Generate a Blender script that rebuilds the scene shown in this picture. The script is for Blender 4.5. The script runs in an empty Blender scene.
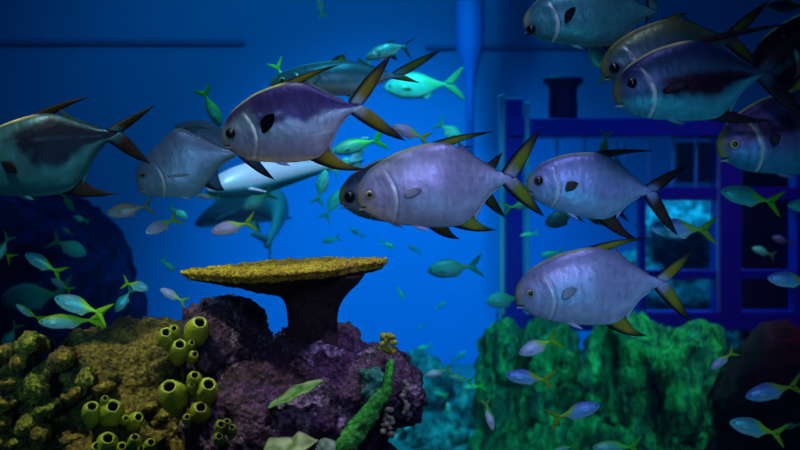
import bpy, bmesh, math, random
from mathutils import Vector, Matrix, noise, Euler
random.seed(7)
SC = bpy.context.scene
COL = SC.collection
K = 0.0009            # metres per photo pixel per metre of distance (50 mm lens on 36 mm, 800 px)
CZ = 1.0              # camera height above the tank floor
def P(px, py, d): return Vector(((px-400)*K*d, d, CZ+(225-py)*K*d))
def lerp(a, b, t): return a+(b-a)*t
def mix3(a, b, t):
    t = max(0.0, min(1.0, t)); return tuple(a[i]+(b[i]-a[i])*t for i in range(3))
def sstep(a, b, x):
    t = max(0.0, min(1.0, (x-a)/(b-a))); return t*t*(3-2*t)
def interp(tab, x):
    """smooth (monotone cubic) interpolation in a table of (x, y)"""
    n = len(tab)
    if x <= tab[0][0]: return tab[0][1]
    if x >= tab[-1][0]: return tab[-1][1]
    for i in range(n-1):
        if x <= tab[i+1][0]: break
    def sl(j): return (tab[j+1][1]-tab[j][1])/(tab[j+1][0]-tab[j][0])
    def tan(j):
        if j == 0: return sl(0)
        if j == n-1: return sl(n-2)
        a, b = sl(j-1), sl(j)
        return 0 if a*b <= 0 else 2*a*b/(a+b)
    h = tab[i+1][0]-tab[i][0]; t = (x-tab[i][0])/h
    return ((2*t**3-3*t*t+1)*tab[i][1] + (t**3-2*t*t+t)*h*tan(i) + (-2*t**3+3*t*t)*tab[i+1][1] + (t**3-t*t)*h*tan(i+1))

# ------------------------------------------------------------------ objects
def tag(o, label=None, cat=None, group=None, kind=None):
    if label: o['label'] = label
    if cat: o['category'] = cat
    if group: o['group'] = group
    if kind: o['kind'] = kind
    return o
def empty(name, loc):
    o = bpy.data.objects.new(name, None); COL.objects.link(o); o.location = loc
    o.empty_display_size = .05
    return o
def link_mesh(name, me, m, parent=None, loc=None, smooth=True):
    if smooth:
        for p in me.polygons: p.use_smooth = True
    if m: me.materials.append(m)
    o = bpy.data.objects.new(name, me); COL.objects.link(o)
    if parent: o.parent = parent
    if loc is not None: o.location = loc
    return o
def copy_tree(o, parent=None):
    c = o.copy(); COL.objects.link(c); c.parent = parent
    for ch in list(o.children): copy_tree(ch, c)
    return c

class Loft:
    """rings of points joined into one mesh with a colour per vertex"""
    def __init__(s): s.v=[]; s.f=[]; s.c=[]
    def rings(s, rings, cols, cap=True):
        n = len(rings[0]); base = len(s.v)
        for r, cc in zip(rings, cols):
            s.v += [tuple(p) for p in r]; s.c += cc
        for i in range(len(rings)-1):
            for j in range(n):
                a = base+i*n+j; b = base+i*n+(j+1) % n
                s.f.append((a, b, b+n, a+n))
        if cap:
            s.f.append(tuple(base+j for j in range(n))[::-1])
            s.f.append(tuple(base+(len(rings)-1)*n+j for j in range(n)))
    def strip(s, lead, trail, t0, colf, nv=14, nu=7, off=None, bend=None):
        """fin blade between a leading and a trailing edge (2-D x,z points), thin towards the tip"""
        def along(pl, v):
            n = len(pl)-1; tabx = [(i/n, p[0]) for i, p in enumerate(pl)]; tabz = [(i/n, p[1]) for i, p in enumerate(pl)]
            return interp(tabx, v), interp(tabz, v)
        R=[]; C=[]
        for i in range(nv+1):
            v = i/nv
            a = along(lead, v); b = along(trail, v)
            ring=[]; cc=[]
            seq = [(j/nu, 1) for j in range(nu+1)] + [(j/nu, -1) for j in range(nu-1, 0, -1)]
            for u, sd in seq:
                x = lerp(a[0], b[0], u); z = lerp(a[1], b[1], u)
                t = t0*(1-.85*v)*(math.sin(math.pi*u)**.6 if 0 < u < 1 else 0)
                t *= 1+.25*math.sin(u*nu*math.pi)
                y = sd*t + (off(v, u) if off else 0) + (bend(x) if bend else 0)
                ring.append((x, y, z)); cc.append(colf(v, u))
            R.append(ring); C.append(cc)
        s.rings(R, C)
    def build(s, name, m, parent=None, scale=1.0):
        me = bpy.data.meshes.new(name)
        me.from_pydata([(a*scale, b*scale, c*scale) for a, b, c in s.v], [], s.f)
        at = me.color_attributes.new('Col', 'FLOAT_COLOR', 'POINT')
        for i, c in enumerate(s.c): at.data[i].color = (c[0], c[1], c[2], 1)
        bm = bmesh.new(); bm.from_mesh(me); bmesh.ops.recalc_face_normals(bm, faces=bm.faces); bm.to_mesh(me); bm.free()
        return link_mesh(name, me, m, parent)

# ------------------------------------------------------------------ materials
def mat(name):
    m = bpy.data.materials.new(name); m.use_nodes = True
    return m, m.node_tree.nodes, m.node_tree.links, m.node_tree.nodes['Principled BSDF']
def attr_mat(name, rough=.4, metal=.0, bump=0., bscale=60., stretch=(1,1,1), var=.0, transl=0.):
    m, N, L, B = mat(name)
    a = N.new('ShaderNodeAttribute'); a.attribute_name = 'Col'
    tc = N.new('ShaderNodeTexCoord'); mp = N.new('ShaderNodeMapping'); mp.inputs['Scale'].default_value = stretch
    L.new(tc.outputs['Object'], mp.inputs['Vector'])
    nz = N.new('ShaderNodeTexNoise'); nz.inputs['Scale'].default_value = bscale; nz.inputs['Detail'].default_value = 4
    L.new(mp.outputs[0], nz.inputs['Vector'])
    if var:
        r = N.new('ShaderNodeMapRange'); r.inputs[1].default_value = .3; r.inputs[2].default_value = .7
        r.inputs[3].default_value = 1-var; r.inputs[4].default_value = 1+var*.5
        L.new(nz.outputs[0], r.inputs[0])
        mx = N.new('ShaderNodeVectorMath'); mx.operation = 'SCALE'
        L.new(a.outputs['Color'], mx.inputs[0]); L.new(r.outputs[0], mx.inputs['Scale'])
        L.new(mx.outputs[0], B.inputs['Base Color'])
    else: L.new(a.outputs['Color'], B.inputs['Base Color'])
    if bump:
        b = N.new('ShaderNodeBump'); b.inputs['Strength'].default_value = bump; b.inputs['Distance'].default_value = .004
        L.new(nz.outputs[0], b.inputs['Height']); L.new(b.outputs[0], B.inputs['Normal'])
    B.inputs['Roughness'].default_value = rough; B.inputs['Metallic'].default_value = metal
    if transl:
        t = N.new('ShaderNodeBsdfTranslucent'); L.new(a.outputs['Color'], t.inputs['Color'])
        x = N.new('ShaderNodeMixShader'); x.inputs[0].default_value = transl
        L.new(B.outputs[0], x.inputs[1]); L.new(t.outputs[0], x.inputs[2])
        L.new(x.outputs[0], N['Material Output'].inputs['Surface'])
    return m
def plain(name, col, rough=.5, metal=0., bump=0., bscale=20.):
    m, N, L, B = mat(name)
    B.inputs['Base Color'].default_value = (*col, 1); B.inputs['Roughness'].default_value = rough; B.inputs['Metallic'].default_value = metal
    if bump:
        nz = N.new('ShaderNodeTexNoise'); nz.inputs['Scale'].default_value = bscale; nz.inputs['Detail'].default_value = 6
        b = N.new('ShaderNodeBump'); b.inputs['Strength'].default_value = bump; b.inputs['Distance'].default_value = .01
        L.new(nz.outputs[0], b.inputs['Height']); L.new(b.outputs[0], B.inputs['Normal'])
    return m
def rock_mat(name, cols, scale=6., rough=.85, bump=.9, fine=90., dist=.006, stretch=(1,1,1)):
    """mottled stone: stops of colour over layered noise, granular bump"""
    m, N, L, B = mat(name)
    tc = N.new('ShaderNodeTexCoord'); mp = N.new('ShaderNodeMapping'); mp.inputs['Scale'].default_value = stretch
    L.new(tc.outputs['Object'], mp.inputs['Vector'])
    n1 = N.new('ShaderNodeTexNoise'); n1.inputs['Scale'].default_value = scale; n1.inputs['Detail'].default_value = 9; n1.inputs['Roughness'].default_value = .68
    L.new(mp.outputs[0], n1.inputs['Vector'])
    cr = N.new('ShaderNodeValToRGB'); e = cr.color_ramp.elements
    e[0].position = .3; e[0].color = (*cols[0], 1); e[1].position = .72; e[1].color = (*cols[-1], 1)
    for i, c in enumerate(cols[1:-1]):
        x = e.new(.3+.42*(i+1)/(len(cols)-1)); x.color = (*c, 1)
    L.new(n1.outputs[0], cr.inputs[0])
    n2 = N.new('ShaderNodeTexNoise'); n2.inputs['Scale'].default_value = fine; n2.inputs['Detail'].default_value = 5; n2.inputs['Roughness'].default_value = .7
    L.new(mp.outputs[0], n2.inputs['Vector'])
    vo = N.new('ShaderNodeTexVoronoi'); vo.inputs['Scale'].default_value = fine*.7
    L.new(mp.outputs[0], vo.inputs['Vector'])
    ad = N.new('ShaderNodeMath'); ad.operation = 'ADD'; L.new(n2.outputs[0], ad.inputs[0]); L.new(vo.outputs['Distance'], ad.inputs[1])
    b = N.new('ShaderNodeBump'); b.inputs['Strength'].default_value = bump; b.inputs['Distance'].default_value = dist
    L.new(ad.outputs[0], b.inputs['Height']); L.new(b.outputs[0], B.inputs['Normal'])
    # speckle of growth
    r = N.new('ShaderNodeMapRange'); r.inputs[1].default_value = .35; r.inputs[2].default_value = .7; r.inputs[3].default_value = .15; r.inputs[4].default_value = 1.9
    L.new(n2.outputs[0], r.inputs[0])
    sc = N.new('ShaderNodeVectorMath'); sc.operation = 'SCALE'; L.new(cr.outputs[0], sc.inputs[0]); L.new(r.outputs[0], sc.inputs['Scale'])
    L.new(sc.outputs[0], B.inputs['Base Color'])
    B.inputs['Roughness'].default_value = rough
    return m

M_skin = attr_mat('silver_skin', .36, .28, .30, 80, (1, 1, .7), .20)
M_skin.node_tree.nodes['Principled BSDF'].inputs['Specular IOR Level'].default_value = .14
M_smallskin = attr_mat('small_fish_skin', .4, .1)
M_fin = attr_mat('fin_membrane', .45, 0, .5, 50, (1, 1, .25), .15, .25)
M_fin.node_tree.nodes['Principled BSDF'].inputs['Specular IOR Level'].default_value = .12
M_iris = plain('iris', (.55, .42, .12), .2)
M_pupil = plain('pupil', (.004, .004, .006), .08)
M_sponge = attr_mat('sponge_flesh', .6, 0, .5, 160, (1,1,1), .25)

# ------------------------------------------------------------------ big fish
TOP = [(0,.0),(.003,.030),(.013,.064),(.048,.115),(.109,.175),(.207,.228),(.36,.280),(.56,.300),(.66,.282),(.80,.190),(.90,.105),(1,.045),(1.06,.042)]
BOT = [(0,.0),(.003,-.024),(.013,-.055),(.063,-.105),(.163,-.170),(.345,-.222),(.52,-.255),(.66,-.262),(.72,-.245),(.807,-.175),(.9,-.080),(1,-.038),(1.06,-.036)]
WID = [(0,.0),(.003,.018),(.02,.036),(.08,.062),(.2,.085),(.35,.095),(.55,.09),(.75,.052),(.9,.024),(1,.014),(1.06,.008)]
def lobe(p0, p1, tip, bulge):
    """curved edge from p0 to tip, p1 is the handle"""
    out=[]
    for i in range(7):
        t = i/6
        out.append(((1-t)**2*p0[0]+2*t*(1-t)*p1[0]+t*t*tip[0], (1-t)**2*p0[1]+2*t*(1-t)*p1[1]+t*t*tip[1]))
    return out
def big_fish(name, label, snout, ped, d, tail_up=None, tail_dn=None, dorsal=None, anal=None, yaw=0, depth=1.0, bend=0.,
             tone=(.60,.60,.72), back=(.20,.21,.32), backz=.86, belly=(.75,.78,.85), snoutc=(.45,.40,.10),
             fin=(.42,.27,.03), finedge=(.012,.010,.012), pect=(.40,.42,.5), pect_tip=(.43,.03), pect_w=.05, eye=(.11,.025,.030), eyec=None,
             top=TOP, bot=BOT, wid=WID, cat='fish', group=None, pelvic=True, roll=0, scutes=False, band=None, soft=None, topk=1.0, botk=1.0):
    sx, sy = snout; dx, dy = ped[0]-sx, ped[1]-sy; pl = math.hypot(dx, dy)
    cy = math.cos(yaw); LN = pl*K*d/cy
    fx = 1 if dx > 0 else -1
    ux, uy = dx/pl, dy/pl
    def loc(p, default):
        if p is None: return default
        qx, qy = p[0]-sx, p[1]-sy
        return ((qx*ux+qy*uy)/pl, fx*(qx*uy-qy*ux)/pl*1.0*cy)
    tu = loc(tail_up, (1.28, .27)); td = loc(tail_dn, (1.27, -.29)); dt = loc(dorsal, (.96, .37)); an = loc(anal, (.95, -.36))
    mid = P(sx+dx/2, sy+dy/2, d)
    root = empty(name, mid)
    th = math.atan2(dy, dx) if dx > 0 else math.asin(-dy/pl)
    root.matrix_world = Matrix.Translation(mid) @ Matrix.Rotation(th, 4, 'Y') @ Matrix.Rotation((math.pi if dx < 0 else 0)+yaw, 4, 'Z') @ Matrix.Rotation(roll, 4, 'X')
    tag(root, label, cat, group)
    def smooth(tab, mul):
        def raw(x):
            h = .05*sstep(.03, .22, x)*sstep(1.12, .9, x)
            return sum(interp(tab, x+h*k/4)*(5-abs(k)) for k in range(-4, 5))/25*mul
        ys = [raw(q/400*1.1) for q in range(401)]
        def f(x):
            if x < .03: return interp(tab, x)*mul
            u = min(399.999, x/1.1*400); i = int(u); return ys[i]+(ys[i+1]-ys[i])*(u-i)
        return f
    T = smooth(top, depth*topk); Bt = smooth(bot, depth*botk); W = smooth(wid, 1)
    bd = lambda x: bend*max(0, x-.35)**2
    X0 = -.5
    # body
    lf = Loft(); R=[]; C=[]; n=110; m=72
    for i in range(n+1):
        q = i/n; s = 1.06*(.35*q + .65*(1-math.cos(q*math.pi/2))) if q < 1 else 1.06
        s = max(s, .0008)
        t_, b_, w_ = T(s), Bt(s), W(s)
        zc, h = (t_+b_)/2, max((t_-b_)/2, .0015)
        ring=[]; cc=[]
        for j in range(m):
            a = 2*math.pi*j/m
            cs, sn = math.cos(a), math.sin(a)
            y = w_*math.copysign(abs(cs)**.92, cs)*(1-.10*sn*sn); z = zc+h*math.copysign(abs(sn)**.98, sn)
            zr = (sn+1)/2
            x = s
            # gill cover: raised plate with a step at its rear edge
            zz = z/depth
            ge = .268-1.9*(zz+.03)**2
            gd = s-ge
            col = mix3(tone, belly, sstep(.42, .12, zr))
            col = mix3(col, back, sstep(backz-.18, backz+.08, zr)*.95)
            col = mix3(col, tuple(min(1, k*1.5+.08) for k in belly), .8*sstep(.05, .0, zr)*sstep(1, .85, s))  # bright rim highlight painted along the belly edge
            q1 = noise.noise(Vector((s*14, zz*3, 4.4))); q2 = noise.noise(Vector((s*3, zz*22, 9.4)))
            col = mix3(col, tuple(k*.80 for k in col), max(0, min(1, .35+q1*.5+q2*.5)))
            if band:  # mirror reflection on the flank, painted in as a dark patch
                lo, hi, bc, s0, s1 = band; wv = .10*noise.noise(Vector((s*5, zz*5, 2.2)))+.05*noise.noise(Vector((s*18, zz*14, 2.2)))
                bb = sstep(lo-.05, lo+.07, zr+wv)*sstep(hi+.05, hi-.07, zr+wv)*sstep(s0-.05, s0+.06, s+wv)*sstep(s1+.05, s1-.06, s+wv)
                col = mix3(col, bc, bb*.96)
            col = mix3(col, (.75,.66,.22), .75*sstep(.955, .985, zr)*sstep(.62, .5, s)*sstep(.05, .15, s))  # yellowish rim highlight painted along the top of the back
            if -.24 < zz < .17:
                fade = sstep(.17, .10, zz)*sstep(-.25, -.18, zz)
                if -.09 < gd < 0: y *= 1+.07*fade*sstep(-.09, -.01, gd)
                if 0 <= gd < .02: y *= 1-.05*fade*sstep(.02, .0, gd)
                line = math.exp(-((gd+.002)/.011)**2)*fade
                col = mix3(col, (.98,.98,1), line*(.9 if zz < .04 else .45))
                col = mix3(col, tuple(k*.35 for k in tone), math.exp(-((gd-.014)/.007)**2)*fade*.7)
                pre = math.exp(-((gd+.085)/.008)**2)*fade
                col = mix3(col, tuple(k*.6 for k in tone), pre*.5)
            # mottled cheek and olive snout
            if s < .3:
                nn = noise.noise(Vector((s*45, zz*45, 3.1)))
                col = mix3(col, tuple(k*.6 for k in col), max(0, nn)*.8*sstep(.3, .2, s))
            col = mix3(col, snoutc, sstep(.075, .0, s-.12*max(0, zz))*.8)
            # mouth slit and lips
            mz = -.062-.12*s
            if s < .052:
                dm = abs(zz-mz)
                y *= 1-.45*math.exp(-(dm/.006)**2)
                x += .012*math.exp(-(dm/.006)**2)
                x -= .006*math.exp(-((dm-.014)/.008)**2)
                col = mix3(col, (.02,.015,.02), math.exp(-(dm/.005)**2))
                col = mix3(col, (.8,.75,.7), .7*math.exp(-((zz-mz+.014)/.008)**2))
            # lateral line
            ll = .10-.16*(s-.35)
            if .3 < s < .97: col = mix3(col, tuple(k*.65 for k in tone), .55*math.exp(-((zz-ll)/.004)**2))
            # eye socket
            de = math.hypot(s-eye[0], zz-eye[1])
            if de < eye[2]*1.5:
                col = mix3(col, tuple(k*.45 for k in tone), sstep(eye[2]*1.5, eye[2]*.9, de))
            ring.append((x+X0, y+bd(s), z)); cc.append(col)
        R.append(ring); C.append(cc)
    lf.rings(R, C)
    lf.build('body', M_skin, root, LN)
    # eyes with pupils
    for sd in (-1, 1):
        ew = W(eye[0])*.93
        for nm, rr, yy, mt_ in (('eye', eye[2], 0, eyec or M_iris), ('pupil', eye[2]*.62, .55, M_pupil)):
            bm = bmesh.new(); bmesh.ops.create_uvsphere(bm, u_segments=24, v_segments=16, radius=rr*LN)
            for v in bm.verts: v.co.y *= .5
            me = bpy.data.meshes.new(nm); bm.to_mesh(me); bm.free()
            if nm == 'eye':
                e = link_mesh(nm, me, mt_, root, Vector(((eye[0]+X0)*LN, sd*ew*LN, eye[1]*depth*LN)))
            else: link_mesh(nm, me, mt_, e, Vector((0, sd*rr*.52*LN, 0)))
    lf = Loft(); R=[]; C=[]
    for i in range(11):
        a = math.pi*i/10; rr = max(math.sin(a), .05)
        R.append([(.020+X0-.008+.020*abs(math.cos(a))**1.5+.009*rr*math.cos(b), -math.cos(a)*W(.03)*.95, -.078*depth+.008*rr*math.sin(b)) for b in [2*math.pi*q/10 for q in range(10)]])
        C.append([mix3(belly, (.75,.70,.62), .6)]*10)
    lf.rings(R, C); lf.build('lower_lip', M_skin, root, LN)
    # fins
    def fc(v, u):
        k = mix3(fin, finedge, sstep(.40, .12, u))
        k = mix3(k, finedge, sstep(.40, .85, v))
        return mix3(k, finedge, .35*sstep(.75, 1., u))
    def tc(v, u):
        k = mix3(mix3(tone, fin, sstep(.02, .3, v)), finedge, sstep(.34, .12, u))
        k = mix3(k, finedge, sstep(.42, .88, v))
        return mix3(k, finedge, .45*sstep(.8, 1., u))
    sh = lambda pl_: [(a+X0, b) for a, b in pl_]
    bx = lambda x: bd(x-X0)
    f = Loft()
    zt = T(.56)-.012; hx = lerp(.54, dt[0], .34); hz = max(lerp(zt, dt[1], .85), zt+.02)
    f.strip(sh(lobe((.50, T(.50)-.010), (hx, hz+.028), dt, 0)), sh(lobe((.68, T(.68)-.014), (hx+.045, hz-.030), dt, 0)), .010, fc, 16, 9, bend=bx)
    f.strip(sh([(.73, T(.73)-.02),(.80, T(.80)-.012),(.88, T(.88)-.01),(.96, T(.96)-.006)]), sh([(.73, T(.73)+.05),(.80, T(.80)+.020),(.88, T(.88)+.016),(.965, T(.96)+.010)]), .006, lambda v,u: mix3(tone, finedge, .2+.6*u), bend=bx)
    f.build('dorsal_fin', M_fin, root, LN)
    f = Loft()
    zb = Bt(.62)+.012; ax_ = lerp(.64, an[0], .38); az_ = min(lerp(zb, an[1], .82), zb-.015)
    f.strip(sh(lobe((.60, Bt(.60)+.010), (ax_, az_-.024), an, 0)), sh(lobe((.765, Bt(.765)+.014), (ax_+.05, az_+.030), an, 0)), .010, fc, 16, 9, bend=bx)
    f.strip(sh([(.77, Bt(.77)+.02),(.83, Bt(.83)+.012),(.90, Bt(.90)+.01),(.96, Bt(.96)+.006)]), sh([(.775, Bt(.77)-.045),(.83, Bt(.83)-.018),(.90, Bt(.90)-.014),(.965, Bt(.96)-.008)]), .006, lambda v,u: mix3(tone, belly, u), bend=bx)
    f.build('anal_fin', M_fin, root, LN)
    f = Loft()
    f.strip(sh(lobe((.985, .038*depth), (lerp(1.0,tu[0],.42), tu[1]*.72), tu, 0)), sh(lobe((1.09, -.004), (lerp(1.07,tu[0],.40), tu[1]*.20), tu, 0)), .013, tc, 18, 9, bend=bx)
    f.strip(sh(lobe((.985, -.034*depth), (lerp(1.0,td[0],.42), td[1]*.72), td, 0)), sh(lobe((1.09, .004), (lerp(1.07,td[0],.40), td[1]*.20), td, 0)), .013, tc, 18, 9, bend=bx)
    f.build('tail_fin', M_fin, root, LN)
    for sd in (-1, 1):
        f = Loft(); px, pz = pect_tip
        w0 = W(.33)*.97; zr0 = -.035
        ax = px-.32; az = pz-zr0; al = math.hypot(ax, az); nx, nz = -az/al*pect_w, ax/al*pect_w
        lead = [(.315, zr0+.012), (.32+ax*.4+nx*.8, zr0+az*.4+nz*.8), (.32+ax*.8+nx*.5, zr0+az*.8+nz*.5), (px, pz)]
        trail = [(.325, zr0-.014), (.32+ax*.4-nx*.55, zr0+az*.4-nz*.55), (.32+ax*.8-nx*.4, zr0+az*.8-nz*.4), (px+.004, pz-.006)]
        f.strip(sh(lead), sh(trail), .004, lambda v, u: mix3(pect, tuple(k*.6 for k in pect), v*.5), off=lambda v, u, sd=sd: sd*(w0+.012+.05*v), nv=10)
        f.build('pectoral_fin', M_fin, root, LN)
        if pelvic:
            f = Loft(); z0 = Bt(.36)+.008
            f.strip(sh([(.34, z0), (.39, z0-.035), (.45, z0-.055)]), sh([(.38, z0), (.42, z0-.018), (.455, z0-.058)]), .004, lambda v, u: mix3(belly, tone, v), off=lambda v, u, sd=sd: sd*(.018+.03*v), nv=8)
            f.build('pelvic_fin', M_fin, root, LN)
    if soft:
        f = Loft(); f.strip(sh([(p[0], T(p[0])-.02) for p in soft]), sh(soft), .006, lambda v, u: mix3(tone, fin, .3+.5*math.sin(u*40)**2), 16, 12); f.build('soft_dorsal_fin', M_fin, root, LN)
    if scutes:
        f = Loft()
        for k in range(20):
            s = .50+.40*k/19; z = T(s)-.030
            r0 = .012
            R=[]; C=[]
            for i in range(5):
                a = math.pi*i/4; rr = max(r0*math.sin(a), .0006)
                sn_ = (z-(T(s)+Bt(s))/2)/((T(s)-Bt(s))/2); yb = -W(s)*math.sqrt(max(0, 1-sn_*sn_))**.92*(1-.1*sn_*sn_)-.002
                R.append([(s+X0-math.cos(a)*r0, yb+math.cos(b)*rr*.8, z+math.sin(b)*rr) for b in [2*math.pi*q/8 for q in range(8)]])
                C.append([(.95,.97,1)]*8)
            f.rings(R, C)
        f.build('scute_row', M_fin, root, LN)
    return root

# ------------------------------------------------------------------ the big silver fish (pompanos)
G = 'large silver pompanos swimming left'
big_fish('pompano', 'pale lavender pompano mid-photo, in front of its near twin, long olive tail', (357,198), (503,179), 2.5,
         (541,129), (545,217), (495,131), (497,230), tone=(.44,.41,.62), back=(.28,.26,.44), backz=.95, belly=(.54,.55,.74), fin=(.24,.30,.010), pect=(.5,.5,.66), pect_tip=(.44,.0), depth=1.06, topk=.97, eye=(.09,.01,.028), group=G)
big_fish('pompano', 'grey pompano mostly hidden behind the central lavender one, big dark eye', (339,198), (474,186), 2.72,
         (503,152), (506,218), (474,146), (460,239), tone=(.16,.22,.32), back=(.03,.05,.10), backz=.75, belly=(.25,.36,.50), snoutc=(.40,.38,.03), fin=(.10,.09,.008), eye=(.085,.0,.042), eyec=M_pupil, depth=.95, group=G)
big_fish('pompano', 'lavender pompano lowest of the big fish, fins edged in yellow', (515,297), (655,283), 2.5,
         (695,250), (692,322), (651,237), (648,336), tone=(.42,.38,.63), back=(.25,.22,.43), backz=.95, belly=(.54,.53,.75), fin=(.30,.26,.012), pect=(.5,.48,.62), pect_tip=(.42,.03), eye=(.105,.02,.028), group=G)
big_fish('pompano', 'blue-violet pompano with dark maroon tail, facing the tail of the central fish', (526,184), (645,191), 2.62,
         (688,165), (678,236), (655,151), (642,241), tone=(.32,.37,.70), back=(.20,.20,.46), backz=.88, belly=(.36,.52,.78), snoutc=(.36,.36,.03), fin=(.06,.02,.012), pect=(.10,.09,.05), pect_tip=(.41,.03), pect_w=.06, eye=(.10,.03,.040), eyec=plain('dark_iris', (.10,.03,.02), .3), group=G)
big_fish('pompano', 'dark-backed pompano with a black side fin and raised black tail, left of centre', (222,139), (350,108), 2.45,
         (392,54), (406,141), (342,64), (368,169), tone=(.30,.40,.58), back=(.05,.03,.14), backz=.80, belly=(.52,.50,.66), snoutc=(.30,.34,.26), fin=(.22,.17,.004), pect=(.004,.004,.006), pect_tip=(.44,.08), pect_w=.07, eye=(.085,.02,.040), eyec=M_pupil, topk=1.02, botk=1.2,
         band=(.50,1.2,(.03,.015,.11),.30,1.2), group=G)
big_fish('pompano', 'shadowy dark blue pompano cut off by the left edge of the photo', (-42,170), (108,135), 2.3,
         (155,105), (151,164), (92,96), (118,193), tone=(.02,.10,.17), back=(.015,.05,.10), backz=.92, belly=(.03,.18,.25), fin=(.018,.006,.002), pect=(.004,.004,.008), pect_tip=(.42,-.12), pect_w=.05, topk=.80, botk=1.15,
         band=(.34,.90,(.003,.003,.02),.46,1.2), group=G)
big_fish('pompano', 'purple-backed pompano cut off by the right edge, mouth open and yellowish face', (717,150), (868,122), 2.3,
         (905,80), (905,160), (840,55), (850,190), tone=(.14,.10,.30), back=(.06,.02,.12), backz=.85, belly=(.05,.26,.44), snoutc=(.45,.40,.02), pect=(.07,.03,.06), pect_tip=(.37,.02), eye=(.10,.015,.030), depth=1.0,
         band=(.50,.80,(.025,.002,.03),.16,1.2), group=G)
big_fish('pompano', 'dark pompano in front of its twin at upper right, maroon reflection painted on its side', (613,96), (757,74), 2.2,
         (822,14), (812,122), (800,22), (775,120), tone=(.025,.07,.15), back=(.010,.02,.08), backz=.80, belly=(.05,.38,.48), snoutc=(.22,.18,.01), fin=(.03,.004,.012), pect=(.02,.002,.006), pect_tip=(.50,.0), pect_w=.05, eye=(.13,.06,.035), eyec=M_pupil, depth=1.0,  # dim light above and cyan uplight below put into the body colours
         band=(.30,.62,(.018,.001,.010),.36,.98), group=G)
big_fish('pompano', 'pale greenish pompano mostly hidden behind the dark one at upper right', (601,72), (725,40), 2.5,
         (770,0), (765,70), (690,12), (735,90), tone=(.06,.15,.17), back=(.13,.18,.07), backz=.84, belly=(.10,.32,.34), snoutc=(.26,.30,.03), fin=(.20,.26,.01), depth=.92, eye=(.10,.0,.04), eyec=M_pupil, group=G)
big_fish('pompano', 'teal pompano cut off by the top edge, black eye at its blunt snout', (523,24), (648,12), 2.5,
         (650,-45), (640,34), (640,-50), (630,60), tone=(.05,.24,.28), back=(.05,.18,.20), backz=.9, belly=(.06,.28,.30), snoutc=(.46,.46,.26), fin=(.05,.06,.01), pect=(.006,.006,.01), pect_tip=(.40,.07), pect_w=.05, eye=(.055,-.06,.034), eyec=M_pupil, depth=.92, group=G)
big_fish('pompano', 'near-black maroon pompano behind the purple-backed one at the right edge', (752,66), (905,40), 2.42,
         (950,10), (950,90), (860,-30), (870,110), tone=(.035,.003,.03), back=(.012,.001,.008), backz=.7, belly=(.03,.004,.05), snoutc=(.03,.004,.02), fin=(.02,.002,.005), eye=(.10,.0,.02), eyec=M_pupil, depth=1.0, group=G)
# slimmer silver fish behind the dark-backed pompano
big_fish('trevally', 'grey-blue fish passing behind the dark-backed pompano, tail fin with an orange edge', (270,84), (392,76), 3.0,
         (443,49), (420,83), (345,55), (350,95), tone=(.20,.28,.40), back=(.06,.12,.22), backz=.6, depth=.52, fin=(.26,.14,.01), group='slim silver fish above the dark-backed pompano')
big_fish('trevally', 'small teal fish with a black-tipped tail above the grey-blue one', (366,58), (402,46), 3.2,
         (416,37), (412,60), (398,40), (398,60), tone=(.14,.38,.46), back=(.08,.18,.28), depth=.70, fin=(.03,.03,.02), group='slim silver fish above the dark-backed pompano')

# threadfin: high sloping forehead, rhombic body, raised row of pale scutes
THT = [(0,.0),(.006,.07),(.03,.125),(.072,.165),(.208,.25),(.36,.325),(.51,.392),(.74,.21),(.89,.066),(1,.03),(1.06,.026)]
THB = [(0,.0),(.004,-.05),(.012,-.10),(.083,-.145),(.215,-.197),(.487,-.273),(.667,-.172),(.86,-.045),(1,-.025),(1.06,-.022)]
big_fish('threadfin', 'pale blue threadfin with a steep flat face and a row of white scutes', (137,184), (238,152), 2.75,
         (270,120), (275,180), (215,130), (225,190), tone=(.36,.56,.78), back=(.46,.58,.88), backz=.75, belly=(.24,.54,.72), snoutc=(.34,.44,.50), fin=(.08,.22,.34), top=THT, bot=THB,
         pect=(.6,.63,.72), pect_tip=(.52,-.08), pect_w=.02, eye=(.09,.055,.028), scutes=True, soft=[(.51,.42),(.60,.425),(.70,.41),(.80,.37),(.90,.28),(.97,.15)], cat='fish')

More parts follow.
